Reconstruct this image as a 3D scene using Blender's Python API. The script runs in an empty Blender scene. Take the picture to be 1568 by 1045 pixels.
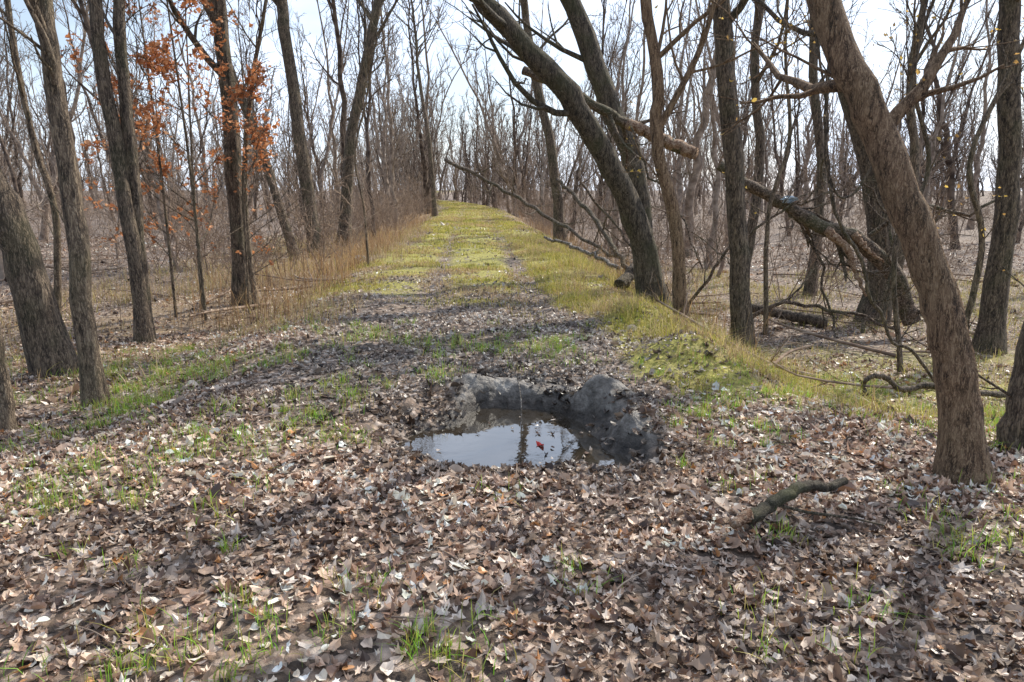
import bpy, math, random
import numpy as np
from mathutils import Vector
random.seed(7); RG=np.random.default_rng(11)
sc=bpy.context.scene
# ------------------------------------------------------------------ noise / terrain
def _h(ix,iy,s):
    n=(ix.astype(np.int64)*374761393+iy.astype(np.int64)*668265263+s*1442695041)&0x7fffffff
    n=((n^(n>>13))*1274126177)&0x7fffffff
    return ((n^(n>>16))&0xffff)/65535.0
def vn(x,y,sc_=1.0,s=0):
    x=np.asarray(x,float)*sc_+1000.5; y=np.asarray(y,float)*sc_+1000.5
    ix=np.floor(x); iy=np.floor(y); fx=x-ix; fy=y-iy
    fx=fx*fx*(3-2*fx); fy=fy*fy*(3-2*fy)
    a=_h(ix,iy,s);b=_h(ix+1,iy,s);c=_h(ix,iy+1,s);d=_h(ix+1,iy+1,s)
    return (a*(1-fx)+b*fx)*(1-fy)+(c*(1-fx)+d*fx)*fy
def fbm(x,y,sc_,s=0,o=4):
    r=0;a=.5;t=0
    for i in range(o):
        r=r+a*vn(x,y,sc_*2**i,s+i*7); t+=a; a*=.5
    return r/t
def ss(a,b,x):
    t=np.clip((np.asarray(x,float)-a)/(b-a),0,1); return t*t*(3-2*t)
def pc(y): return -0.055*np.asarray(y,float)+0.15-11*ss(60,150,y)
PX,PY=-0.03,5.08
def pitr(x,y):
    dx=(x-PX)/np.where(x>PX,0.84,0.72); dy=(y-PY)/np.where(y>PY,0.84,0.72)
    a=np.arctan2(dy,dx)
    return np.sqrt(dx*dx+dy*dy)*(1+0.11*np.sin(3*a+.6)+0.07*np.sin(5*a+2))+0.38*(fbm(x,y,3.2,5,4)-.5)
def g2(x,y,cx,cy,sx,sy): return np.exp(-((x-cx)/sx)**2-((y-cy)/sy)**2)
def backw(x,y):
    return np.clip(ss(5.1,5.5,y)*ss(-.65,-.3,x)+ss(.25,.5,x)*ss(4.5,4.8,y),0,1)
def lumps(x,y):
    return .11*g2(x,y,-.38,6.05,.30,.15)+.08*g2(x,y,.05,6.04,.17,.14)+.21*g2(x,y,.72,5.66,.23,.17)+.10*g2(x,y,.96,5.32,.2,.24)+.08*g2(x,y,.62,5.34,.14,.12)+.11*g2(x,y,.84,4.98,.19,.16)+.07*g2(x,y,.56,4.74,.16,.10)+.05*g2(x,y,.28,4.52,.18,.06)
def H(x,y):
    x=np.asarray(x,float); y=np.asarray(y,float); s=x-pc(y)
    h=0.10*(fbm(x,y,.35,1,3)-.5)+0.08*(fbm(x,y,1.3,2,3)-.5)
    h=h-0.28*ss(1.9,3.9,-s)*ss(2.,6,y)-0.18*ss(3.9,8,-s)
    h=h-0.68*ss(2.0,4.1,s)*ss(4.2,8,y)-0.1*ss(4.3,10,s)
    h=h+0.20*g2(x,y,1.75,9.2,.42,.7)+0.24*g2(x,y,1.75,7.1,.45,.5)+.06*g2(x,y,-2.3,8,.5,1.5)
    h=h-0.05*(g2(s,y*0,-.85,0,.3,9)+g2(s,y*0,.85,0,.3,9))*ss(8,12,y)
    r=pitr(x,y)
    back=ss(1.18,.76,r)*0.20+ss(.80,.4,r)*.06; front=ss(1.45,.5,r)*0.23
    w=backw(x,y)
    h=h*(1-ss(2,1,r)*.8)-(back*w+front*(1-w))
    rough=ss(1.8,1.05,r)*ss(.6,.9,r)
    h=h+rough*(0.08*(fbm(x,y,4,9,3)-.5))+rough*.05*(fbm(x,y,12,19,4)-.5)
    h=h+lumps(x+.12*(fbm(x,y,4,44,3)-.5),y+.12*(fbm(x,y,4,45,3)-.5))
    h=h-.12*g2(x,y,.34,5.72,.14,.12)
    d=np.hypot(x,y)
    h=h+ss(60,250,d)*1.5*(fbm(x,y,.01,3,2))
    return h
def H1(x,y): return float(H(np.array([x]),np.array([y]))[0])
WATER=-0.135
# ------------------------------------------------------------------ mesh helpers
def mk(name,verts,faces_flat,fsize,mat,col=None,smooth=True,parent=None,link=True):
    me=bpy.data.meshes.new(name); nf=len(faces_flat)//fsize
    me.vertices.add(len(verts)); me.vertices.foreach_set('co',np.ascontiguousarray(verts,dtype=np.float32).ravel())
    me.loops.add(len(faces_flat)); me.loops.foreach_set('vertex_index',np.ascontiguousarray(faces_flat,dtype=np.int32).ravel())
    me.polygons.add(nf); me.polygons.foreach_set('loop_start',np.arange(0,nf*fsize,fsize,dtype=np.int32))
    me.polygons.foreach_set('use_smooth',np.full(nf,smooth))
    me.update(calc_edges=True)
    if col is not None:
        a=me.color_attributes.new('col','FLOAT_COLOR','POINT')
        c=np.ones((len(verts),4),np.float32); c[:,:3]=col; a.data.foreach_set('color',c.ravel())
    me.materials.append(mat)
    ob=bpy.data.objects.new(name,me)
    if link: sc.collection.objects.link(ob)
    if parent: ob.parent=parent
    return ob
def tubes_arrays(tubes):
    groups={}
    for p,r,k in tubes: groups.setdefault((len(r),k),[]).append((p,r))
    V=[];F=[];off=0
    for (n,k),L in groups.items():
        P=np.array([a[0] for a in L],float); R=np.array([a[1] for a in L],float)
        T=np.gradient(P,axis=1); T/=np.linalg.norm(T,axis=2,keepdims=True)+1e-9
        m=T.mean(axis=1); ref=np.where(np.abs(m[:,2:3])>.7,np.array([[1.,0,0]]),np.array([[0,0,1.]]))[:,None,:]
        A=np.cross(T,ref); A/=np.linalg.norm(A,axis=2,keepdims=True)+1e-9; B=np.cross(T,A)
        th=np.linspace(0,2*np.pi,k,endpoint=False)
        ring=A[:,:,None,:]*np.cos(th)[None,None,:,None]+B[:,:,None,:]*np.sin(th)[None,None,:,None]
        rr=R[:,:,None,None]
        if k>=10:
            q=P[:,:,None,:]+ring*rr
            nz=fbm(q[...,0]*1+q[...,1]*1.0+th[None,None,:]*.8,q[...,2]*.35,3.0,4,3)
            rr=rr*(1+0.30*(nz[...,None]-.5))
        vs=(P[:,:,None,:]+ring*rr).reshape(-1,3)
        idx=np.arange(len(L)*n*k).reshape(len(L),n,k)+off
        a=idx[:,:-1,:]; b=np.roll(a,-1,axis=2); d=idx[:,1:,:]; c=np.roll(d,-1,axis=2)
        F.append(np.stack([a,b,c,d],-1).reshape(-1)); V.append(vs); off+=len(vs)
    return np.concatenate(V),np.concatenate(F)
def crom(pts,n):
    P=np.array(pts,float); P=np.vstack([2*P[0]-P[1],P,2*P[-1]-P[-2]]); m=len(P)-3; out=[]
    for t in np.linspace(0,m-1e-6,n):
        i=int(t); f=t-i; p0,p1,p2,p3=P[i:i+4]
        out.append(.5*((2*p1)+(p2-p0)*f+(2*p0-5*p1+4*p2-p3)*f*f+(3*p1-p0-3*p2+p3)*f**3))
    return np.array(out)
def rv(): 
    v=RG.normal(size=3); return v/np.linalg.norm(v)
def limb(p,d,L,r,n,up=.25,wob=.22,tip=.25):
    pts=[np.array(p,float)]; d=np.array(d,float); d/=np.linalg.norm(d); st=L/(n-1)
    for i in range(n-1):
        d=d+rv()*wob+np.array([0,0,up*.5]); d/=np.linalg.norm(d); pts.append(pts[-1]+d*st)
    rr=r*np.linspace(1,tip,n)
    return np.array(pts),rr
def at(pts,rr,t):
    x=t*(len(rr)-1); i=min(int(x),len(rr)-2); f=x-i
    d=pts[i+1]-pts[i]; return pts[i]*(1-f)+pts[i+1]*f, d/np.linalg.norm(d), rr[i]*(1-f)+rr[i+1]*f
def side(d,ang):
    q=np.cross(d,rv()); q/=np.linalg.norm(q)+1e-9
    return d*math.cos(ang)+q*math.sin(ang)
def branch_out(tubes,pts,rr,n1,t0,L1,tips=None,n2=5,n3=4,rmin=.005,up=.3,k1=6,wob=.22,maxr=.06,amin=.5):
    for i in range(n1):
        t=t0+(1-t0)*(i+RG.random())/n1
        p,d,r=at(pts,rr,min(t,.99))
        L=L1*(1.1-.6*t)*RG.uniform(.5,1.25)
        b,br=limb(p,side(d,RG.uniform(amin,1.15)),L,min(max(r*.5,rmin*2.2),maxr),7,up,wob)
        tubes.append((b,np.maximum(br,rmin),k1))
        for j in range(n2):
            p2,d2,r2=at(b,br,.2+.8*(j+RG.random()*.9)/n2)
            c,cr=limb(p2,side(d2,RG.uniform(.4,1.)),L*RG.uniform(.3,.6),max(r2*.6,rmin*1.4),5,up*.6,wob*1.2)
            tubes.append((c,np.maximum(cr,rmin*.9),3 if k1<6 else 4))
            if tips is not None: tips.append(c)
            for l in range(n3):
                p3,d3,r3=at(c,cr,.2+.75*(l+RG.random())/n3)
                e,er=limb(p3,side(d3,RG.uniform(.4,.9)),L*RG.uniform(.12,.3),rmin,3 if k1<6 else 4,up*.5,wob)
                tubes.append((e,np.maximum(er,rmin*.6),3))
                if tips is not None: tips.append(e)
# ------------------------------------------------------------------ materials
def newmat(name):
    m=bpy.data.materials.new(name); m.use_nodes=True; nt=m.node_tree
    return m,nt,nt.nodes,nt.links,nt.nodes['Principled BSDF']
def ramp(N,stops):
    r=N.new('ShaderNodeValToRGB'); e=r.color_ramp.elements
    while len(e)<len(stops): e.new(.5)
    for i,(p,c) in enumerate(stops): e[i].position=p; e[i].color=(*c,1)
    return r
def bark(name,dark,mid,light,moss=(.10,.12,.04),mossamt=.35,zs=.22,scale=22):
    m,nt,N,L,b=newmat(name)
    tc=N.new('ShaderNodeTexCoord'); mp=N.new('ShaderNodeMapping'); mp.inputs['Scale'].default_value=(1,1,zs)
    L.new(tc.outputs['Object'],mp.inputs['Vector'])
    n1=N.new('ShaderNodeTexNoise'); n1.inputs['Scale'].default_value=scale; n1.inputs['Detail'].default_value=5; n1.inputs['Roughness'].default_value=.65
    L.new(mp.outputs[0],n1.inputs['Vector'])
    v=N.new('ShaderNodeTexVoronoi'); v.feature='DISTANCE_TO_EDGE'; v.inputs['Scale'].default_value=scale*1.7
    mx=N.new('ShaderNodeVectorMath'); mx.operation='MULTIPLY_ADD'; mx.inputs[1].default_value=(.12,.12,.12)
    L.new(n1.outputs['Color'],mx.inputs[0]); L.new(mp.outputs[0],mx.inputs[2]); L.new(mx.outputs[0],v.inputs['Vector'])
    mu=N.new('ShaderNodeMath'); mu.operation='MULTIPLY_ADD'; mu.inputs[1].default_value=1.1
    L.new(v.outputs['Distance'],mu.inputs[0]); L.new(n1.outputs['Fac'],mu.inputs[2])
    cr=ramp(N,[(.42,dark),(.58,mid),(.85,light)]); L.new(mu.outputs[0],cr.inputs[0])
    n2=N.new('ShaderNodeTexNoise'); n2.inputs['Scale'].default_value=2.3; n2.inputs['Detail'].default_value=4
    L.new(tc.outputs['Object'],n2.inputs['Vector'])
    r2=ramp(N,[(.48,(0,0,0)),(.62,(1,1,1))]); L.new(n2.outputs['Fac'],r2.inputs[0])
    m2=N.new('ShaderNodeMath'); m2.operation='MULTIPLY'; m2.inputs[1].default_value=mossamt; L.new(r2.outputs[0],m2.inputs[0])
    mc=N.new('ShaderNodeMix'); mc.data_type='RGBA'; L.new(m2.outputs[0],mc.inputs['Factor']); L.new(cr.outputs[0],mc.inputs['A']); mc.inputs['B'].default_value=(*moss,1)
    L.new(mc.outputs['Result'],b.inputs['Base Color']); b.inputs['Roughness'].default_value=.85
    bp=N.new('ShaderNodeBump'); bp.inputs['Strength'].default_value=1; bp.inputs['Distance'].default_value=.045
    L.new(mu.outputs[0],bp.inputs['Height']); L.new(bp.outputs[0],b.inputs['Normal'])
    return m
def simplebark(name,dark,light):
    m,nt,N,L,b=newmat(name); nt.nodes.remove(b); d=N.new('ShaderNodeBsdfDiffuse')
    tc=N.new('ShaderNodeTexCoord'); n1=N.new('ShaderNodeTexNoise'); n1.inputs['Scale'].default_value=5; n1.inputs['Detail'].default_value=2
    L.new(tc.outputs['Object'],n1.inputs['Vector']); cr=ramp(N,[(.35,dark),(.65,light)]); L.new(n1.outputs['Fac'],cr.inputs[0])
    L.new(cr.outputs[0],d.inputs['Color']); L.new(d.outputs[0],N['Material Output'].inputs['Surface']); return m
B_dark=bark('bark_dark',(.022,.015,.011),(.12,.085,.06),(.37,.28,.195),mossamt=.22)
B_mid=bark('bark_brown',(.03,.02,.014),(.17,.12,.08),(.47,.355,.24),mossamt=.2)
B_green=bark('bark_mossy_grey',(.018,.014,.011),(.10,.077,.056),(.30,.24,.17),moss=(.12,.12,.05),mossamt=.45)
B_warm=bark('bark_warm',(.05,.028,.016),(.30,.18,.10),(.62,.42,.26),mossamt=.1,scale=28)
B_far_haze=simplebark('bark_far_haze',(.19,.145,.115),(.40,.325,.265))  # distance haze put into the bark colour: paler and greyer
B_fdark=simplebark('bark_far_dark',(.06,.044,.036),(.19,.145,.115))
B_twig=simplebark('bark_twig',(.20,.14,.105),(.42,.32,.24))
B_log=bark('bark_log',(.025,.015,.010),(.13,.085,.055),(.36,.26,.185),mossamt=.4,scale=14,zs=1)
B_bare=bark('bare_wood',(.14,.06,.03),(.42,.24,.14),(.66,.5,.36),mossamt=.0,scale=16,zs=1)
B_white=bark('weathered_wood',(.06,.045,.035),(.26,.21,.17),(.55,.49,.43),mossamt=.1,scale=14,zs=1)
def leafmat(name,trans=.3,rough=.5):
    m,nt,N,L,b=newmat(name)
    a=N.new('ShaderNodeAttribute'); a.attribute_name='col'
    L.new(a.outputs['Color'],b.inputs['Base Color']); b.inputs['Roughness'].default_value=rough
    t=N.new('ShaderNodeBsdfTranslucent'); L.new(a.outputs['Color'],t.inputs['Color'])
    mx=N.new('ShaderNodeMixShader'); mx.inputs[0].default_value=trans
    L.new(b.outputs[0],mx.inputs[1]); L.new(t.outputs[0],mx.inputs[2])
    L.new(mx.outputs[0],N['Material Output'].inputs['Surface'])
    return m
M_leaf=leafmat('dry_leaf',.20,.38); M_grass=leafmat('grass_blade',.45,.5); M_hang=leafmat('hanging_leaf',.5,.5)
def groundmat():
    m,nt,N,L,b=newmat('forest_floor')
    tc=N.new('ShaderNodeTexCoord'); at_=N.new('ShaderNodeAttribute'); at_.attribute_name='col'
    sp=N.new('ShaderNodeSeparateColor'); L.new(at_.outputs['Color'],sp.inputs[0])
    n=N.new('ShaderNodeTexNoise'); n.inputs['Scale'].default_value=9; n.inputs['Detail'].default_value=2
    L.new(tc.outputs['Object'],n.inputs['Vector'])
    k=N.new('ShaderNodeVectorMath'); k.operation='MULTIPLY_ADD'; k.inputs[1].default_value=(1.2/19,)*3
    L.new(n.outputs['Color'],k.inputs[0]); L.new(tc.outputs['Object'],k.inputs[2])
    v1=N.new('ShaderNodeTexVoronoi'); v1.inputs['Scale'].default_value=19; L.new(k.outputs[0],v1.inputs['Vector'])
    s1=N.new('ShaderNodeSeparateColor'); L.new(v1.outputs['Color'],s1.inputs[0])
    lr=ramp(N,[(0,(.05,.032,.022)),(.3,(.18,.12,.08)),(.6,(.35,.245,.175)),(.85,(.51,.385,.30)),(1,(.62,.50,.41))]); L.new(s1.outputs[0],lr.inputs[0])
    dk=N.new('ShaderNodeMapRange'); dk.inputs[1].default_value=0; dk.inputs[2].default_value=.75; dk.inputs[3].default_value=1.1; dk.inputs[4].default_value=.4
    L.new(v1.outputs['Distance'],dk.inputs[0])
    mm=N.new('ShaderNodeMix'); mm.data_type='RGBA'; mm.blend_type='MULTIPLY'; mm.inputs['Factor'].default_value=1
    L.new(lr.outputs[0],mm.inputs['A']); L.new(dk.outputs[0],mm.inputs['B'])
    ng=N.new('ShaderNodeTexNoise'); ng.inputs['Scale'].default_value=14; ng.inputs['Detail'].default_value=5; ng.inputs['Roughness'].default_value=.75
    L.new(tc.outputs['Object'],ng.inputs['Vector'])
    gr=ramp(N,[(.3,(.10,.085,.02)),(.5,(.29,.26,.05)),(.62,(.46,.41,.10)),(.8,(.55,.44,.2))]); L.new(ng.outputs['Fac'],gr.inputs[0])
    dr=ramp(N,[(.3,(.10,.065,.035)),(.5,(.29,.20,.11)),(.7,(.46,.34,.20))]); L.new(ng.outputs['Fac'],dr.inputs[0])
    n3=N.new('ShaderNodeTexNoise'); n3.inputs['Scale'].default_value=1.7; n3.inputs['Detail'].default_value=6; n3.inputs['Roughness'].default_value=.75
    L.new(tc.outputs['Object'],n3.inputs['Vector'])
    def fac(o):
        a=N.new('ShaderNodeMath'); a.operation='ADD'; L.new(o,a.inputs[0]); L.new(n3.outputs['Fac'],a.inputs[1])
        r=N.new('ShaderNodeMapRange'); r.inputs[1].default_value=.9; r.inputs[2].default_value=1.22; L.new(a.outputs[0],r.inputs[0]); return r.outputs[0]
    def mix(f,A,B):
        q=N.new('ShaderNodeMix'); q.data_type='RGBA'; L.new(f,q.inputs['Factor']); L.new(A,q.inputs['A']); L.new(B,q.inputs['B']); return q.outputs['Result']
    c=mix(fac(sp.outputs[2]),mm.outputs['Result'],dr.outputs[0])
    c=mix(fac(sp.outputs[0]),c,gr.outputs[0])
    # mud: wet and dark near the water level, drying to grey clay on the raised lip, whose lit tops are painted paler
    n4=N.new('ShaderNodeTexNoise'); n4.inputs['Scale'].default_value=7; n4.inputs['Detail'].default_value=8; n4.inputs['Roughness'].default_value=.75; L.new(tc.outputs['Object'],n4.inputs['Vector'])
    md=ramp(N,[(.36,(.014,.010,.007)),(.52,(.05,.038,.028)),(.72,(.17,.14,.115))]); L.new(n4.outputs['Fac'],md.inputs[0])
    dc=ramp(N,[(.34,(.06,.05,.04)),(.52,(.20,.175,.15)),(.72,(.42,.385,.34))]); L.new(n4.outputs['Fac'],dc.inputs[0])
    sx=N.new('ShaderNodeSeparateXYZ'); L.new(tc.outputs['Object'],sx.inputs[0])
    za=N.new('ShaderNodeMath'); za.operation='MULTIPLY_ADD'; za.inputs[1].default_value=.12; L.new(n4.outputs['Fac'],za.inputs[0]); L.new(sx.outputs[2],za.inputs[2])
    zr=N.new('ShaderNodeMapRange'); zr.inputs[1].default_value=-.02; zr.inputs[2].default_value=.10; L.new(za.outputs[0],zr.inputs[0])
    mud=mix(zr.outputs[0],md.outputs[0],dc.outputs[0])
    c=mix(sp.outputs[1],c,mud)
    L.new(c,b.inputs['Base Color'])
    ro=N.new('ShaderNodeMapRange'); ro.inputs[3].default_value=.85; ro.inputs[4].default_value=.5; L.new(sp.outputs[1],ro.inputs[0]); L.new(ro.outputs[0],b.inputs['Roughness'])
    bp=N.new('ShaderNodeBump'); bp.inputs['Distance'].default_value=.035; bp.inputs['Strength'].default_value=.8
    ad=N.new('ShaderNodeMath'); ad.operation='MULTIPLY_ADD'; ad.inputs[1].default_value=-.5; L.new(v1.outputs['Distance'],ad.inputs[0]); L.new(ng.outputs['Fac'],ad.inputs[2])
    L.new(ad.outputs[0],bp.inputs['Height']); L.new(bp.outputs[0],b.inputs['Normal'])
    return m
# ------------------------------------------------------------------ zones
def z_grass(x,y):
    s=x-pc(y); e=(fbm(x,y,.9,23,3)-.5)*2.2
    path=ss(2.9,1.3,np.abs(s+.1)+e)*ss(7.5,14,y+5*(fbm(x,y,.6,21,3)-.5))*(0.72-.40*(g2(s,0*y,-.8,0,.25,9)+g2(s,0*y,.85,0,.25,9))+.16*ss(14,25,y))
    hump=ss(1.0,1.6,s+e*.4)*ss(4.4,3.0,s)*ss(5.0,6.4,y)*ss(40,15,y)*.72
    low=ss(2.8,4.,s)*ss(4.5,6.5,y)*ss(15,9,y)*.58
    lft=ss(-1.5,-2.5,s)*ss(-4.5,-3,s)*ss(7,11,y)*ss(22,12,y)*.4
    return np.clip(path+hump+low+lft,0,1)
def z_dry(x,y):
    s=x-pc(y)
    return np.clip(ss(-2.0,-3.0,s)*ss(-7.5,-5.5,s)*ss(6,9,y)*.65+ss(1.8,2.6,s)*ss(4.6,3.6,s)*ss(11,16,y)*.8+ss(2.5,4,s)*ss(5,7,y)*ss(12,9,y)*.4,0,1)
def z_mud(x,y):
    r=pitr(x,y); lim=1.02+.45*backw(x,y); q=ss(lim+.1,lim-.3,r+.7*(fbm(x,y,5,31,4)-.5))
    return np.clip(np.maximum(q,ss(.02,.10,lumps(x,y)+.05*(fbm(x,y,8,33,3)-.5))*.92),0,1)
# ------------------------------------------------------------------ ground sheet
def axis(lo,hi,fine,far_lo,far_hi,g=1.07,mx=12):
    a=list(np.arange(lo,hi+1e-6,fine)); st=fine; v=hi
    while v<far_hi: st=min(st*g,mx); v+=st; a.append(v)
    st=fine; v=lo
    while v>far_lo: st=min(st*g,mx); v-=st; a.insert(0,v)
    return np.array(a)
ax=axis(-1.3,1.5,.016,-500,500); ay=axis(4.1,6.6,.016,-60,900,1.06)
X,Y=np.meshgrid(ax,ay); Z=H(X,Y); nx,ny=len(ax),len(ay)
V=np.stack([X,Y,Z],-1).reshape(-1,3); I=np.arange(nx*ny).reshape(ny,nx)
F=np.stack([I[:-1,:-1],I[:-1,1:],I[1:,1:],I[1:,:-1]],-1).reshape(-1)
xs,ys=V[:,0],V[:,1]
col=np.stack([z_grass(xs,ys),z_mud(xs,ys),z_dry(xs,ys)],-1)
ground=mk('forest_ground',V,F,4,groundmat(),col)
# puddle water
m,nt,N,L,b=newmat('puddle_water')
b.inputs['Base Color'].default_value=(.035,.028,.02,1); b.inputs['Roughness'].default_value=.03; b.inputs['IOR'].default_value=2.6
n=N.new('ShaderNodeTexNoise'); n.inputs['Scale'].default_value=9; n.inputs['Detail'].default_value=3
bp=N.new('ShaderNodeBump'); bp.inputs['Strength'].default_value=.08; bp.inputs['Distance'].default_value=.01
tc=N.new('ShaderNodeTexCoord'); L.new(tc.outputs['Object'],n.inputs['Vector']); L.new(n.outputs['Fac'],bp.inputs['Height']); L.new(bp.outputs[0],b.inputs['Normal'])
th=np.linspace(0,2*np.pi,64,endpoint=False)
wv=np.stack([PX+1.1*np.cos(th),PY+1.0*np.sin(th),np.full(64,WATER)],-1); wv=np.vstack([wv,[[PX,PY,WATER]]])
wf=np.stack([np.arange(64),(np.arange(64)+1)%64,np.full(64,64)],-1).reshape(-1)
mk('puddle_water',wv,wf,3,m)
# ------------------------------------------------------------------ leaves
def leaf_templates(nt_=16,K=12):
    T=[]
    for t in range(nt_):
        a=np.linspace(0,2*np.pi,K,endpoint=False); lob=RG.uniform(.15,.55) if t%4 else RG.uniform(0,.12)
        r=1-lob*(np.arange(K)%2)+RG.uniform(-.14,.14,K)
        asp=RG.uniform(.4,.85)
        x=np.cos(a)*r*.5; y=np.sin(a)*r*.5*asp
        x=np.append(x,0); y=np.append(y,0)
        z=RG.uniform(-.4,2.2)*x*x+RG.uniform(.1,1.3)*np.abs(y)*RG.choice([1,1,-1])+RG.uniform(-.08,.08,K+1)+RG.uniform(-1.2,1.2)*x*y
        z-=z.mean(); T.append(np.stack([x,y,z],-1))
    T=np.array(T); i=np.arange(K); f=np.stack([i,(i+1)%K,np.full(K,K)],-1)
    return T,f
LT,LF=leaf_templates()
PAL=np.array([[.56,.385,.27],[.71,.545,.42],[.36,.225,.15],[.82,.69,.58],[.235,.135,.088],[.09,.053,.037],[.58,.28,.11],[.46,.345,.26]])
def scatter(name,P,size,cols,tilt=.45,flat=True,mat=None,parent=None):
    n=len(P); t=LT[RG.integers(0,len(LT),n)]
    az=RG.uniform(0,2*np.pi,n); tl=np.abs(RG.normal(0,tilt,n)); ta=RG.uniform(0,2*np.pi,n)
    c,s_=np.cos(az),np.sin(az)
    x=t[...,0]*c[:,None]-t[...,1]*s_[:,None]; y=t[...,0]*s_[:,None]+t[...,1]*c[:,None]; z=t[...,2]*RG.uniform(.3,1.4,n)[:,None]
    v=np.stack([x,y,z],-1)*size[:,None,None]
    k=np.stack([np.cos(ta),np.sin(ta),0*ta],-1)[:,None,:]; ct=np.cos(tl)[:,None,None]; st=np.sin(tl)[:,None,None]
    v=v*ct+np.cross(np.broadcast_to(k,v.shape),v)*st+k*(v*k).sum(-1,keepdims=True)*(1-ct)
    v=v+P[:,None,:]
    K1=t.shape[1]; f=(LF[None]+(np.arange(n)*K1)[:,None,None]).reshape(-1)
    cc=np.repeat(cols[:,None,:],K1,1)*RG.uniform(.75,1.2,(n,K1,1))
    return mk(name,v.reshape(-1,3),f,3,mat or M_leaf,cc.reshape(-1,3),smooth=False,parent=parent)
def field(d0,d1,dens,um=.85,extra=.8):
    A=um*(d1*d1-d0*d0)+2*extra*(d1-d0); n=int(A*dens)
    y=np.sqrt(RG.random(n)*(d1*d1-d0*d0)+d0*d0); x=(RG.random(n)*2-1)*(um*y+extra)
    return x,y
xs_,ys_=[],[]
for d0,d1,de in [(1.2,6,1250),(6,10,640),(10,15,260),(15,34,45)]:
    a,b_=field(d0,d1,de,.76,.7); xs_.append(a); ys_.append(b_)
lx=np.concatenate(xs_); ly=np.concatenate(ys_)
r=pitr(lx,ly); g=z_grass(lx,ly); bw=backw(lx,ly)
tuftn=fbm(lx,ly,1.1,99,4)
keep=RG.random(len(lx))<np.clip(1-.88*ss(1.25,.98,r)*bw,0,1)*(1-.80*ss(.05,.13,lumps(lx,ly)))*(1-.72*g)*(.40+1.05*fbm(lx,ly,1.2,41,3))*(1-.5*ss(.50,.60,tuftn))
keep&=~((r<1.2)&(H(lx,ly)<WATER+.004))
lx,ly,r=lx[keep],ly[keep],r[keep]; lz=H(lx,ly)+RG.uniform(.003,.028,len(lx))
n=len(lx); sz=.048*np.exp(RG.normal(0,.32,n)); sz*=np.where(RG.random(n)<.008,2.2,1)*(1+ss(12,30,ly)*.9)
c=PAL[RG.choice(8,n,p=[.18,.17,.15,.15,.14,.13,.02,.06])]*RG.uniform(.75,1.15,(n,1))
path=ss(2.4,1.6,np.abs(lx-pc(ly)))*ss(5.0,6.5,ly)
grey=c.mean(1,keepdims=True)*np.array([[1.08,.98,.86]])
c=c*(1-.6*path[:,None])+grey*.6*path[:,None]
wet=ss(2.1,1.05,r+.9*(fbm(lx,ly,2.2,55,3)-.5)); c=c*(1-.68*wet[:,None])
c*=(.70+.52*ss(.35,.65,fbm(lx,ly,.8,57,3)))[:,None]
scatter('leaf_litter',np.stack([lx,ly,lz],-1),sz,np.minimum(c,.82))
k=60; a=RG.uniform(0,6.28,k); q=np.sqrt(RG.uniform(.1,.9,k)); fx=PX+q*.8*np.cos(a); fy=PY+q*.7*np.sin(a)
kk=(RG.random(k)<.35+.65*ss(0,.3,fx)); kk[0]=True; fx,fy=fx[kk],fy[kk]; k=len(fx)
fc=PAL[RG.integers(3,6,k)]*.7; fz=RG.uniform(.03,.05,k); fx[0],fy[0]=.20,5.0; fc[0]=(.62,.02,.008); fz[0]=.085
scatter('floating_leaves',np.stack([fx,fy,np.full(k,WATER+.012)],-1),fz,fc,tilt=.08)
# ------------------------------------------------------------------ grass
def blades(name,x,y,h,w,colr,bend=.6,zoff=0,parent=None):
    n=len(x); z=H(x,y)-.005; az=RG.uniform(0,2*np.pi,n); la=RG.uniform(0,2*np.pi,n); be=np.abs(RG.normal(0,bend,n))
    wx,wy=np.cos(az)*w*.5,np.sin(az)*w*.5; lx_,ly_=np.cos(la),np.sin(la)
    V=[]
    for t,ww in ((0,1),(.4,.9),(.75,.6),(1,.08)):
        hz=h*(t-.35*np.minimum(be,1.2)*t*t); ho=h*be*t*t*.8
        for sg in (-1,1):
            V.append(np.stack([x+lx_*ho+sg*wx*ww,y+ly_*ho+sg*wy*ww,z+hz],-1))
    v=np.stack(V,1).reshape(-1,3); o=(np.arange(n)*8)[:,None]
    f=np.array([0,1,3,2,2,3,5,4,4,5,7,6])[None]+o
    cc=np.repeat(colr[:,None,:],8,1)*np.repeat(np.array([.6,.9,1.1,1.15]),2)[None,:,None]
    return mk(name,v,f.reshape(-1),4,M_grass,cc.reshape(-1,3),parent=parent)
YG=np.array([[.46,.41,.07],[.60,.51,.12],[.34,.35,.06],[.64,.52,.2],[.24,.26,.05]])
TAN=np.array([[.60,.43,.23],[.46,.31,.17],[.68,.53,.31],[.35,.23,.13]])
GR=np.array([[.22,.48,.04],[.32,.56,.06],[.46,.58,.09]])
def pick(p,n): return p[RG.integers(0,len(p),n)]*RG.uniform(.75,1.2,(n,1))
def filt(x,y,d): k=RG.random(len(x))<d; return x[k],y[k]
X1=[];Y1=[]
for y0,y1,n in ((7,20,70000),(20,45,46000),(45,100,26000)):
    y=RG.uniform(y0,y1,n); x=pc(y)+RG.uniform(-3.2,3.0,n); X1.append(x);Y1.append(y)
x=np.concatenate(X1); y=np.concatenate(Y1)
cl=ss(.42,.60,fbm(x,y,1.3,61,4)+.07*ss(12,25,y))
x,y=filt(x,y,np.clip(z_grass(x,y)*1.4*cl,0,1)); n=len(x)
tn=(fbm(x,y,1.1,63,2)[:,None]+RG.normal(0,.12,(n,1)))>.57
blades('path_grass',x,y,RG.uniform(.03,.10,n)*(1+.5*ss(15,40,y)),.004+.0004*y,np.where(tn,pick(TAN,n),pick(YG,n)))
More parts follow.
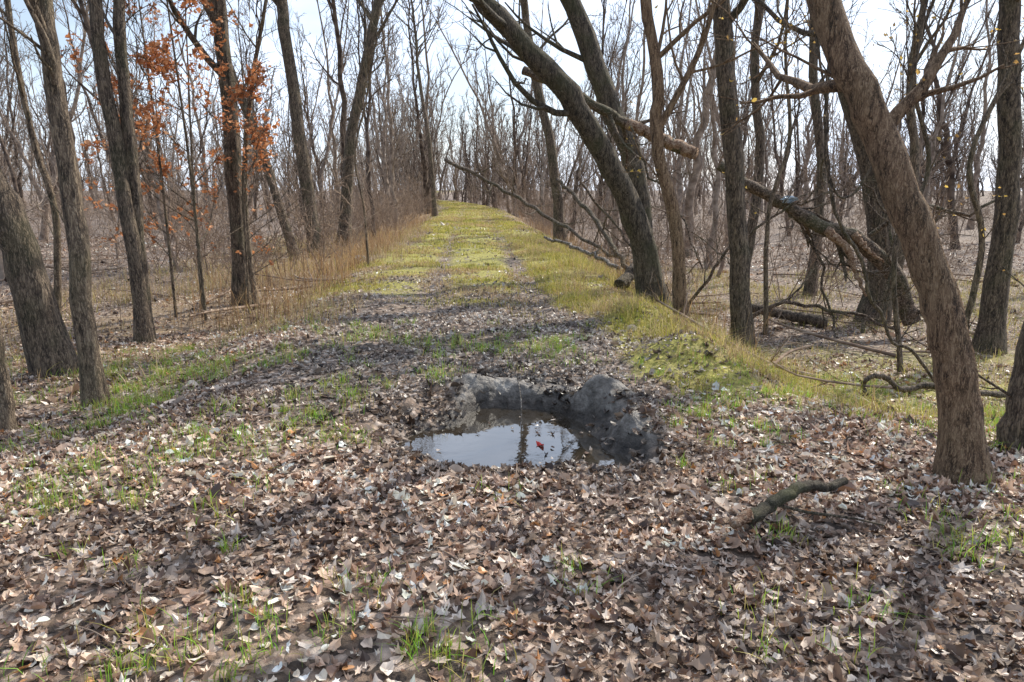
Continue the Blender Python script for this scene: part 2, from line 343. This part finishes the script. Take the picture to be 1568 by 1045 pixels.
n=60000; y=RG.uniform(5,26,n); x=pc(y)+RG.uniform(1.0,4.0,n)
x,y=filt(x,y,ss(.42,.58,fbm(x,y,2.2,71,4))*z_grass(x,y)*1.4); n=len(x)
tn=(fbm(x,y,1.5,73,2)[:,None]+RG.normal(0,.15,(n,1)))>.52
tall=.5+1.3*ss(.4,.65,fbm(x,y,2.5,75,2))
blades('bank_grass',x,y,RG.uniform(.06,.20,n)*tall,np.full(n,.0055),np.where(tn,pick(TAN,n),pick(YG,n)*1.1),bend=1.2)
x,y=field(4.2,22,280,.76); k=(x-pc(y)>2.3)&(RG.random(len(x))<ss(.38,.6,fbm(x,y,.8,81,4))*ss(4.0,6,y)); x,y=x[k],y[k]; n=len(x)
blades('lowland_grass',x,y,RG.uniform(.05,.20,n),np.full(n,.006),np.where(RG.random((n,1))<.6,pick(YG,n),pick(TAN,n)),bend=.8)
x,y=field(5,34,160,.76); s=x-pc(y); k=(s<-1.7)&(s>-8.5)&(RG.random(len(x))<ss(.38,.58,fbm(x,y,.7,91,4))*ss(5.5,8.5,y)); x,y=x[k],y[k]; n=len(x)
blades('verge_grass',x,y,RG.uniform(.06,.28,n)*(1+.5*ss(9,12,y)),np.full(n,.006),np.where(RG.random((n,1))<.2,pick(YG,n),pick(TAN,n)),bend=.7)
n=12000; y=RG.uniform(10,50,n); sd=np.where(RG.random(n)<.7,-1,1); x=pc(y)+sd*(2.3+np.abs(RG.normal(0,1.2,n)))+np.where(sd<0,-.1,.6)
x,y=filt(x,y,ss(.42,.62,fbm(x,y,.9,95,3))); n=len(x)
blades('dry_weeds',x,y,RG.uniform(.2,.8,n),np.full(n,.008),pick(TAN,n)*np.array([[.8,.70,.62]]),bend=.6)
tx,ty=field(1.7,9,32,.76); k=(pitr(tx,ty)>1.45)&(RG.random(len(tx))<.09+.91*ss(.49,.60,fbm(tx,ty,1.1,99,4))); tx,ty=tx[k],ty[k]; m_=24
rad=np.repeat(RG.uniform(.02,.10,len(tx)),m_)
x=np.repeat(tx,m_)+RG.normal(0,1,len(tx)*m_)*rad; y=np.repeat(ty,m_)+RG.normal(0,1,len(tx)*m_)*rad; n=len(x)
blades('grass_tufts',x,y,RG.uniform(.05,.13,n),np.full(n,.0042),np.where(RG.random((n,1))<.6,pick(GR,n),pick(YG,n)),bend=.8)
# ------------------------------------------------------------------ hero trees
TREES=[
('bare_tree',B_mid,[(-4.08,5.7),(-4.07,5.7,.12),(-4.1,5.7,.85),(-4.13,5.7,1.84)],.06,7,7),
('leaning_tree',B_dark,[(-4.87,7.7),(-4.97,7.6,.59),(-5.1,7.5,1.46),(-5.4,7.4,2.4)],.18,10,10),
('bare_tree',B_mid,[(-3.74,6.4),(-3.75,6.4,.76),(-3.78,6.45,1.59),(-3.83,6.5,2.51),(-3.85,6.5,3.17)],.088,9,11),
('bare_tree',B_dark,[(-4.82,9.5),(-4.84,9.5,.91),(-4.93,9.5,2.36),(-5.01,9.5,3.43),(-4.97,9.5,4.16)],.095,10,12),
('bare_tree',B_dark,[(-4.84,9.62),(-4.82,9.6,1.15),(-4.80,9.6,2.38),(-4.79,9.6,3.47),(-4.74,9.6,4.21)],.085,10,12),
('bare_tree',B_dark,[(-4.60,12.5),(-4.57,12.5,1.0),(-4.58,12.5,3.09),(-4.62,12.5,4.57)],.14,12,18),
('bare_tree',B_mid,[(-4.17,12),(-4.26,12,.73),(-4.22,12,2.05),(-4.0,12,3.3)],.05,6,12),
('bare_tree',B_dark,[(-5.78,22),(-6.03,22,2.38),(-6.32,22,5.42),(-6.4,22,7.)],.2,15,26),
('bare_tree',B_dark,[(-5.45,24),(-5.12,24,2.85),(-4.5,24,5.37),(-4.03,24,7.26)],.19,14,30),
('bare_tree',B_dark,[(-6.08,21),(-6.9,21,2.7),(-7.63,21,4.9),(-8.03,21,6.56)],.13,13,20),
('bare_tree',B_dark,[(-4.9,48),(-5.2,48,4.3),(-5.8,48,9.)],.15,16,30),
('leaning_tree',B_green,[(2.46,12.5),(2.05,12.3,1.12),(1.34,12,2.35),(.65,11.8,3.3),(-.42,11.5,4.34)],.21,9,14),
('leaning_tree',B_green,[(2.86,15),(2.47,15,1.9),(1.85,15,3.4),(1.06,15,5.28)],.23,13,18),
('bare_tree',B_warm,[(2.39,10.2),(2.24,10.2,1.12),(1.93,10.2,2.24),(1.92,10.2,3.0),(1.69,10.2,4.1)],.095,9,12),
('bare_tree',B_dark,[(3.51,11),(3.33,11,1.08),(3.08,11,2.9),(2.88,11,4.3)],.15,12,13),
('leaning_tree',B_warm,[(2.70,4.15),(2.63,4.2,.48),(2.506,4.25,.94),(2.333,4.33,1.43),(2.127,4.45,1.98),(1.85,4.6,2.62)],.112,6.5,7),
('bare_tree',B_dark,[(3.39,4.7),(3.37,4.7,.25),(3.41,4.7,.82),(3.49,4.7,1.6)],.09,8,6),
('bare_tree',B_dark,[(7.24,11),(7.25,11,1.3),(7.08,11,2.9),(6.9,11,4.35)],.17,13,11),
('bare_tree',B_dark,[(6.57,13.3),(6.64,13.3,.38),(6.35,13.3,1.87),(5.64,13.3,3.72),(5.2,13.3,4.96)],.23,14,13),
('bare_tree',B_dark,[(1.86,28),(1.46,28,3.05),(.73,28,6.01),(.37,28,8.41)],.2,15,30),
('bare_tree',B_dark,[(6.9,17),(6.95,17,2.),(6.6,17,4.),(6.4,17,7)],.12,12,13),
('bare_tree',B_mid,[(8.3,16),(8.5,16,2.),(8.2,16,4.),(8.6,16,7)],.10,11,12),
('bare_tree',B_dark,[(5.9,19),(6.2,19,2.),(5.9,19,5.),(6.2,19,8)],.13,13,13),
('bare_sapling',B_dark,[(5.0,9.2),(4.75,9.2,.9),(5.05,9.2,1.9),(4.7,9.1,3.0),(4.9,9,4.2)],.035,5.5,8),
('bare_sapling',B_mid,[(6.0,9.8),(6.2,9.8,.9),(5.9,9.8,2.0),(6.3,9.8,3.2)],.045,6,8),
('bare_sapling',B_mid,[(4.2,12),(4.1,12,1.2),(4.35,12,2.4),(4.2,12,3.6)],.04,6,8),
('bare_sapling',B_dark,[(5.2,7.4),(5.35,7.4,.5),(5.15,7.4,1.4),(5.5,7.3,2.4),(5.2,7.2,3.4)],.03,4.5,7),
('bare_sapling',B_mid,[(-3.3,17),(-3.35,17,1.2),(-3.5,17,2.4),(-3.2,17,3.6)],.03,5,8),
('bare_sapling',B_mid,[(-6.2,9.5),(-6.3,9.5,1.2),(-6.5,9.5,2.4),(-6.3,9.5,3.6)],.045,7,9),
('bare_sapling',B_mid,[(-7.2,11.5),(-7.0,11.5,1.2),(-7.2,11.5,2.4),(-7.3,11.5,3.6)],.055,8,10),
]
objs={}
def hero(i,name,mat,pts,r,top,nb):
    b0=pts[0]; base=(b0[0],b0[1],H1(b0[0],b0[1])-.12)
    P=[base]+list(pts[1:]); P=[np.array(p,float) for p in P]
    d=P[-1]-P[-2]; d/=np.linalg.norm(d)
    while P[-1][2]<top:
        d=d+np.array([0,0,.25])+rv()*.12; d/=np.linalg.norm(d); P.append(P[-1]+d*1.1)
    n=44; C=crom(P,n)
    C[2:]+= (RG.normal(size=(n-2,3))*r*(.05 if i==15 else .09))
    L=np.concatenate([[0],np.cumsum(np.linalg.norm(np.diff(C,axis=0),axis=1))]); 
    hgt=C[:,2]-C[0,2]
    R=r*(1-.82*(L/L[-1])**1.3)*(1+.55*np.exp(-np.maximum(hgt-.1,0)/(r*2.2)))*(1+RG.normal(0,.035,n))
    tubes=[(C,R,18)]; tips=[]
    t0=max(.2,min(.5,2.4/top))
    rm=.005 if b0[1]<16 else .008
    branch_out(tubes,C,R,nb,t0,top*.26,tips,5,4,rmin=rm,up=.28,wob=.28)
    branch_out(tubes,C,R,4,.08,.9,tips,3,2,rmin=.004,up=.2,k1=4,maxr=.012)
    v,f=tubes_arrays(tubes); ob=mk(name,v,f,4,mat); return ob,tips,C,R
for i,(nm,mt,pts,r_,top,nb) in enumerate(TREES):
    objs[i]=hero(i,nm,mt,pts,r_,top,nb)
tb=[]; F1=crom([(1.93,10.2,2.4),(2.18,10.1,2.9),(2.42,10,3.45),(2.57,9.9,4.1),(2.9,9.7,5.6)],14); tb.append((F1,np.linspace(.05,.02,14),10))
branch_out(tb,F1,np.linspace(.05,.02,14),7,.2,1.6,None)
v,f=tubes_arrays(tb); mk('forked_limbs',v,f,4,B_warm,parent=objs[13][0])
def cling(idx,cnt,zlo,zhi,pal,size,name):
    ob,tips,_,_=objs[idx]; pts=np.concatenate([t for t in tips]); pts=pts[(pts[:,2]>zlo)&(pts[:,2]<zhi)]
    if len(pts)==0: return
    p=pts[RG.integers(0,len(pts),cnt)]+RG.normal(0,.04,(cnt,3)); 
    scatter(name,p,RG.uniform(.6,1.3,cnt)*size,pick(np.array(pal),cnt),tilt=1.2,mat=M_hang,parent=ob)
YL=[[.72,.5,.12],[.62,.4,.12],[.5,.3,.1]]
for idx,cnt in ((14,340),(15,110),(17,320),(13,240),(23,200),(24,160),(25,180),(26,150)): cling(idx,cnt,0,6,YL,.035 if idx==15 else .05,'clinging_leaves')
# orange-leaved sapling
tb=[];tips=[]
for (bx,by,lean,hh,rr_) in ((-4.62,11,-.15,5.6,.028),(-4.75,11.2,.1,5.0,.022),(-5.2,11.3,-.1,5.4,.025),(-4.1,11.4,.1,3.2,.018)):
    S=crom([(bx,by,H1(bx,by)-.05),(bx+lean*.3,by,hh*.35),(bx+lean,by,hh*.7),(bx+lean*1.6,by,hh)],16); R=np.linspace(rr_,.006,16)
    tb.append((S,R,8)); branch_out(tb,S,R,17,.14,1.5,tips,4,3,rmin=.004,up=.1,k1=5,maxr=.012,amin=.8)
v,f=tubes_arrays(tb); ok=mk('orange_leaf_sapling',v,f,4,B_mid)
pts=np.concatenate(tips); pts=pts[(pts[:,2]>.5)&(pts[:,0]<-3.75)]; cn=3900
cl=vn(pts[:,0]+pts[:,1],pts[:,2],2.2,3); pts=pts[cl>.36]
p=pts[RG.integers(0,len(pts),cn)]+RG.normal(0,.035,(cn,3)); 
scatter('orange_leaves',p,RG.uniform(.05,.10,cn),pick(np.array([[.70,.31,.13],[.60,.24,.09],[.78,.43,.23],[.50,.21,.09]]),cn),tilt=1.1,mat=M_hang,parent=ok)
def pole(name,mat,pts,r0,r1,nb=0,L1=1,k=12,n=24,snap=False,jit=.14):
    C=crom(pts,n); C[1:-1]+=RG.normal(size=(n-2,3))*r0*jit; R=np.linspace(r0,r1,n)*RG.uniform(.9,1.1,n)
    C=np.vstack([C[0]-(C[1]-C[0])*.05,C,C[-1]+(C[-1]-C[-2])*.05]); R=np.concatenate([[R[0]*.05],R,[R[-1]*.1]])
    tb=[(C,R,k)]
    if nb: branch_out(tb,C[1:-1],R[1:-1],nb,.1,L1,None,4,3,up=.15)
    v,f=tubes_arrays(tb); return mk(name,v,f,4,mat)
fl=pole('fallen_trunk',B_log,[(.2,13.7,3.7),(1.2,13.4,3.2),(1.98,13.2,2.75),(2.9,12.95,2.32)],.07,.10,6,1.6)
o=pole('bare_wood_section',B_bare,[(2.0,13.17,2.75),(2.5,13.04,2.5),(3.1,12.88,2.24)],.095,.105); o.parent=fl
o=pole('broken_trunk_half',B_log,[(3.5,12.8,2.05),(4.0,12.65,1.7),(4.52,12.5,1.41),(5.1,12.3,1.05),(5.6,12.2,.85),(6.2,12.1,.35),(6.6,12.0,-.5)],.085,.15,4,1.2); o.parent=fl
o=pole('splintered_end',B_bare,[(5.1,12.1,1.0),(5.4,12.0,.7),(5.55,11.95,.35),(5.75,11.9,-.05)],.08,.02,0,1); o.parent=fl
o=pole('splintered_end',B_bare,[(5.5,12.0,.95),(5.65,11.9,.75),(5.95,11.85,.5)],.07,.015,0,1); o.parent=fl
tb=[]
for P_,ra in (([(3.0,12.6,-.4),(3.5,12.4,.5),(4.4,12.3,1.3),(5.2,12.2,1.6)],.03),([(4.6,12.9,1.5),(5.1,12.4,.6),(5.3,12.0,-.6)],.035),([(5.9,12.3,.9),(6.4,12.0,1.4),(7.2,11.8,1.3),(8,11.8,1.8)],.04),
              ([(2.0,13.0,2.7),(2.3,12.6,1.9),(2.9,12.2,1.0),(3.1,12.0,.3)],.022),([(5.6,11.6,-.6),(6.0,11.8,.2),(6.1,12.1,1.1),(5.7,12.3,1.9)],.03),([(3.9,12.4,-.6),(4.5,12.2,-.2),(5.4,12.0,-.3),(6.2,11.6,-.6)],.04),([(1.4,15.5,1.8),(2.0,15,1.0),(2.6,14.4,.2),(3.0,14,-.3)],.03)):
    C=crom(P_,16); C[1:]+=RG.normal(size=(15,3))*.03; R=np.linspace(ra,ra*.5,16); tb.append((C,R,8)); branch_out(tb,C,R,6,.15,1.1,None,4,3,rmin=.005,up=.1)
v,f=tubes_arrays(tb); mk('broken_limbs',v,f,4,B_log,parent=fl)
pole('fallen_pole',B_dark,[(-2.2,25,2.6),(-.29,24,1.64),(1.46,22,.61),(3.1,20,-.3)],.06,.05,9,1.3,jit=.5)
pole('fallen_pole',B_white,[(.78,18,.52),(1.2,17.6,.42),(1.73,17,.24),(2.3,16,-.02)],.032,.05,3,.6,jit=.6)
pole('fallen_pole',B_dark,[(1.2,20,1.9),(2.0,18.5,1.0),(2.6,16.6,-.1)],.05,.06,6,1.5,jit=.4)
pole('mossy_log',B_dark,[(2.7,13.9,.6),(2.3,13.5,.3),(1.9,13.0,-.02)],.08,.12,0)
pole('rotten_log',B_dark,[(4.3,13.5,-.47),(4.9,13.1,-.56),(5.5,12.7,-.64)],.08,.11,0)
br=pole('broken_branch',bark('branch_bark',(.02,.015,.01),(.10,.075,.048),(.24,.20,.14),moss=(.16,.19,.06),mossamt=.4,scale=30,zs=1),[(1.17,3.42,.045),(1.3,3.52,.06),(1.42,3.58,.105),(1.57,3.66,.12),(1.68,3.70,.095),(1.80,3.76,.11)],.038,.020,0,n=26)
o=pole('broken_end',B_bare,[(1.08,3.36,.04),(1.14,3.41,.055),(1.19,3.43,.06)],.022,.038,n=8,k=10); o.parent=br
o=pole('side_twig',B_dark,[(1.36,3.56,.06),(1.5,3.46,.06),(1.66,3.42,.055),(1.82,3.36,.04)],.009,.005,0,k=6); o.parent=br
pole('upright_stick',B_white,[(.07,5.4,-.2),(.07,5.45,.05),(.045,5.55,.2),(.0,5.6,.37)],.006,.004,0,k=6)
tb=[]
for i in range(260):
    far=i>110
    tx_=RG.uniform(-4,4) if not far else RG.uniform(-14,14); ty_=RG.uniform(2.3,10) if not far else RG.uniform(8,24)
    if far and abs(tx_-float(pc(ty_)))<3.2: continue
    a=RG.uniform(0,6.28); l=RG.uniform(.12,.6) if not far else RG.uniform(.6,2.6)
    if pitr(np.array([tx_]),np.array([ty_]))[0]<1.2: continue
    P=[]; lift=RG.uniform(0,.25) if far else 0
    for q in (-.5,-.1,.3,.5):
        xx=tx_+math.cos(a)*l*q+RG.normal()*.04*l; yy=ty_+math.sin(a)*l*q+RG.normal()*.04*l; P.append((xx,yy,H1(xx,yy)+.03+lift*(q+.5)))
    rr_=RG.uniform(.012,.035) if far else RG.uniform(.002,.005)
    C=crom(P,8); tb.append((C,np.linspace(rr_,rr_*.5,8),6))
    if far: branch_out(tb,C,np.linspace(rr_,rr_*.5,8),3,.2,l*.5,None,2,2,rmin=.004,up=.25,k1=4,maxr=.012)
v,f=tubes_arrays(tb); mk('fallen_twigs',v,f,4,B_twig)
pole('curled_vine',B_dark,[(4.9,7.1,-.35),(4.5,7,-.3),(4.06,7,-.23),(3.9,7,-.27),(3.78,7,-.26),(3.68,7,-.17),(3.55,7,-.13),(3.44,7,-.2),(3.46,7,-.3),(3.6,7,-.4),(3.81,7,-.55)],.032,.022,0,n=50,k=10)
pole('hanging_vine',B_dark,[(2.9,8,4.6),(3.1,8,3.2),(3.28,8,2.4),(3.30,8,1.95),(3.45,8,1.6),(3.58,8,1.58),(3.72,8,1.75),(4.1,8,2.6),(4.2,8,4)],.014,.012,0,n=50,k=8)
pole('hanging_vine',B_dark,[(3.3,8,3.8),(3.25,8,2.6),(3.35,8,1.78),(3.5,8,1.3),(3.78,8,.89),(3.9,8,.5),(4.05,8,.31),(4.2,8,.0),(4.46,8,-.13),(4.9,8,-.7)],.022,.018,4,.8,n=60,k=8)
# small litter: crumpled plastic
mp_,nt,N,L,b=newmat('plastic_film'); b.inputs['Base Color'].default_value=(.50,.57,.63,1); b.inputs['Roughness'].default_value=.35
def crumple(name,c,sx,sy,sz_):
    g=9; u,v_=np.meshgrid(np.linspace(-1,1,g),np.linspace(-1,1,g)); p=np.stack([u*sx,0*u,v_*sz_],-1)+RG.normal(0,1,(g,g,3))*np.array([sx,sy*2,sz_])*.2
    p[...,1]+=sy*np.sin(u*4)*np.cos(v_*3); p=p*(1-.35*(np.abs(u)*np.abs(v_))[...,None])+np.array(c)
    I=np.arange(g*g).reshape(g,g); f=np.stack([I[:-1,:-1],I[:-1,1:],I[1:,1:],I[1:,:-1]],-1).reshape(-1)
    mk(name,p.reshape(-1,3),f,4,mp_,smooth=False)
crumple('plastic_bag',(4.55,12.36,1.48),.13,.05,.06)
crumple('plastic_litter',(-3.9,19,H1(-3.9,19)+.10),.14,.08,.08)
crumple('plastic_litter',(2.62,10.1,H1(2.62,10.1)+.05),.06,.05,.05)
# ------------------------------------------------------------------ woodland instancing
def variant_tree(h,r,lean,nb,t0,rm,n2=5,n3=4,lf=.22):
    P=[(0,0,-.2),(lean*.2+RG.normal()*.15,lean*.1,h*.25),(lean*.5+RG.normal()*.25,lean*.3,h*.55),(lean,lean*.2,h)]
    C=crom(P,18); C[2:]+=RG.normal(size=(16,3))*.06; R=r*np.linspace(1,.15,18); R[0]*=1.4
    tb=[(C,R,8)]; branch_out(tb,C,R,nb,t0,h*lf,None,n2,n3,rmin=rm,up=.4,wob=.26,k1=5,maxr=.05,amin=.35)
    return tubes_arrays(tb)
def coll(name,items):
    c=bpy.data.collections.new(name)
    for i,(v,f,m) in enumerate(items):
        ob=mk('%s_variant'%name,v,f,4,m,link=False); c.objects.link(ob)
    return c
tv=[]
for i in range(8):
    h=RG.uniform(10,17); v,f=variant_tree(h,RG.uniform(.06,.18),RG.uniform(-3,3),int(RG.integers(13,19)),RG.uniform(.12,.4),.008,lf=.2); tv.append((v,f,B_far_haze if i%2 else B_fdark))
for i in range(7):
    h=RG.uniform(4,11); v,f=variant_tree(h,RG.uniform(.022,.055),RG.uniform(-2.5,2.5),11,.12,.007,4,4); tv.append((v,f,B_twig if i%2 else B_far_haze))
TC=coll('woodland_tree',tv)
fv=[]
for i in range(8):
    h=RG.uniform(9,20); v,f=variant_tree(h,RG.uniform(.07,.2),RG.uniform(-3,3),16,RG.uniform(.05,.2),.016,5,2,lf=.18); fv.append((v,f,B_far_haze if i%4 else B_fdark))
FC=coll('distant_tree',fv)
bv=[]
for i in range(6):
    tb=[]
    for j in range(10):
        p=np.array([RG.normal()*.5,RG.normal()*.5,-.05]); d=np.array([RG.normal()*.4,RG.normal()*.4,1])
        C,R=limb(p,d,RG.uniform(1.0,3.4),RG.uniform(.008,.016),8,.1,.16); tb.append((C,R,4))
        branch_out(tb,C,R,5,.2,1.0,None,3,2,rmin=.006,up=.2,k1=3,maxr=.008)
    v,f=tubes_arrays(tb); bv.append((v,f,B_twig))
BC=coll('brush_clump',bv)
def gn_instances(name,pts,rotz,tilt,scale,coll_,mat):
    me=bpy.data.meshes.new(name); me.vertices.add(len(pts)); me.vertices.foreach_set('co',np.ascontiguousarray(pts,dtype=np.float32).ravel())
    a=me.attributes.new('rot','FLOAT_VECTOR','POINT'); a.data.foreach_set('vector',np.ascontiguousarray(np.stack([tilt[0],tilt[1],rotz],-1),dtype=np.float32).ravel())
    a=me.attributes.new('scl','FLOAT','POINT'); a.data.foreach_set('value',np.ascontiguousarray(scale,dtype=np.float32))
    ob=bpy.data.objects.new(name,me); sc.collection.objects.link(ob)
    ng=bpy.data.node_groups.new(name+'_gn','GeometryNodeTree'); ng.interface.new_socket('Geometry',in_out='INPUT',socket_type='NodeSocketGeometry'); ng.interface.new_socket('Geometry',in_out='OUTPUT',socket_type='NodeSocketGeometry')
    N=ng.nodes; L=ng.links; gi=N.new('NodeGroupInput'); go=N.new('NodeGroupOutput')
    ci=N.new('GeometryNodeCollectionInfo'); ci.inputs['Collection'].default_value=coll_; ci.inputs['Separate Children'].default_value=True; ci.inputs['Reset Children'].default_value=True
    ip=N.new('GeometryNodeInstanceOnPoints'); ip.inputs['Pick Instance'].default_value=True
    ri=N.new('FunctionNodeRandomValue'); ri.data_type='INT'; ri.inputs[4].default_value=0; ri.inputs[5].default_value=len(coll_.objects)-1
    ra=N.new('GeometryNodeInputNamedAttribute'); ra.data_type='FLOAT_VECTOR'; ra.inputs['Name'].default_value='rot'
    sa=N.new('GeometryNodeInputNamedAttribute'); sa.data_type='FLOAT'; sa.inputs['Name'].default_value='scl'
    mp=N.new('GeometryNodeMeshToPoints')
    L.new(gi.outputs[0],mp.inputs[0]); L.new(mp.outputs[0],ip.inputs['Points']); L.new(ci.outputs[0],ip.inputs['Instance'])
    L.new(ri.outputs[2],ip.inputs['Instance Index']); L.new(ra.outputs[0],ip.inputs['Rotation']); L.new(sa.outputs[0],ip.inputs['Scale'])
    L.new(ip.outputs[0],go.inputs[0])
    md=ob.modifiers.new('inst','NODES'); md.node_group=ng; return ob
def woods(d0,d1,dens,um,clear_l,clear_r,ex=2):
    x,y=field(d0,d1,dens,um,ex); s=x-pc(y); k=(s<-clear_l)|(s>clear_r); return x[k],y[k]
def place(name,parts,s0,s1,C_,tilt=.05):
    x=np.concatenate([p[0] for p in parts]); y=np.concatenate([p[1] for p in parts]); n=len(x)
    gn_instances(name,np.stack([x,y,H(x,y)],-1),RG.uniform(0,6.28,n),(RG.normal(0,tilt,n),RG.normal(0,tilt,n)),RG.uniform(s0,s1,n),C_,None); print(name,n)
a1=woods(13,25,.13,.9,5.4,6.0); k=(a1[0]<0)|(RG.random(len(a1[0]))<.3); a1=(a1[0][k],a1[1][k])
yy=RG.uniform(22,70,34); sd=np.where(RG.random(34)<.55,-1,1)
place('woodland_trees',[a1,woods(25,60,.078,.85,4.6,5.0),(pc(yy)+sd*(3.4+RG.random(34)*2.4),yy)],.65,1.2,TC,.10)
yy=RG.uniform(55,110,36); sd=np.where(RG.random(36)<.5,-1,1)
xf,yf=RG.uniform(-30,6,80),RG.uniform(112,155,80)
place('distant_trees',[woods(60,115,.038,.82,3.8,3.8),woods(115,190,.017,.8,0,0),(pc(yy)+sd*(3.3+RG.random(36)*2.0),yy),(xf,yf)],.75,1.4,FC,.09)
yy=RG.uniform(14,90,120); sd=np.where(RG.random(120)<.62,-1,1)
place('brush_thicket',[woods(13,30,.09,.82,4.6,6),woods(30,80,.045,.82,4.0,4.2),(pc(yy)+sd*(3.3+np.abs(RG.normal(0,1.4,120))),yy)],.35,1.0,BC,.08)
# ------------------------------------------------------------------ light / world / camera
az=math.radians(46); el=math.radians(42)
S=Vector((math.cos(el)*math.sin(az),math.cos(el)*math.cos(az),math.sin(el)))
ld=bpy.data.lights.new('sun','SUN'); ld.energy=5; ld.angle=math.radians(.5); ld.color=(1,.94,.82)
lo=bpy.data.objects.new('sun',ld); sc.collection.objects.link(lo); lo.rotation_euler=S.to_track_quat('Z','Y').to_euler(); lo.location=(20,20,30)
w=bpy.data.worlds.new('World'); sc.world=w; w.use_nodes=True; N=w.node_tree.nodes; L=w.node_tree.links
sk=N.new('ShaderNodeTexSky'); sk.sky_type='NISHITA'; sk.sun_disc=False; sk.sun_elevation=el; sk.sun_rotation=az; sk.air_density=1; sk.dust_density=1.2
tc=N.new('ShaderNodeTexCoord'); nz=N.new('ShaderNodeTexNoise'); nz.inputs['Scale'].default_value=2.6; nz.inputs['Detail'].default_value=6
mp=N.new('ShaderNodeMapping'); mp.inputs['Scale'].default_value=(1,1,2.5); L.new(tc.outputs['Generated'],mp.inputs[0]); L.new(mp.outputs[0],nz.inputs['Vector'])
mr=N.new('ShaderNodeMapRange'); mr.inputs[1].default_value=.40; mr.inputs[2].default_value=.62; mr.inputs[3].default_value=.35; mr.inputs[4].default_value=.95; L.new(nz.outputs['Fac'],mr.inputs[0])
# thin haze brightens toward the sun (forward scattering)
dt=N.new('ShaderNodeVectorMath'); dt.operation='DOT_PRODUCT'; dt.inputs[1].default_value=tuple(S); L.new(tc.outputs['Generated'],dt.inputs[0])
m2=N.new('ShaderNodeMapRange'); m2.inputs[1].default_value=-.3; m2.inputs[2].default_value=.6; m2.inputs[3].default_value=.12; m2.inputs[4].default_value=1.0; L.new(dt.outputs['Value'],m2.inputs[0])
mm=N.new('ShaderNodeMath'); mm.operation='MULTIPLY'; L.new(mr.outputs[0],mm.inputs[0]); L.new(m2.outputs[0],mm.inputs[1])
mx=N.new('ShaderNodeMix'); mx.data_type='RGBA'; L.new(mm.outputs[0],mx.inputs['Factor']); L.new(sk.outputs[0],mx.inputs['A']); mx.inputs['B'].default_value=(9.2,10.4,12.6,1)
L.new(mx.outputs['Result'],N['Background'].inputs[0]); N['Background'].inputs[1].default_value=.15
cd=bpy.data.cameras.new('camera'); cd.lens=26; cd.sensor_width=36; cd.clip_end=2000; co=bpy.data.objects.new('camera',cd); sc.collection.objects.link(co)
co.location=(0,0,1.65); co.rotation_euler=(math.radians(90-11.6),0,0); sc.camera=co
sc.view_settings.view_transform='Standard'; sc.view_settings.look='None'; sc.view_settings.exposure=0
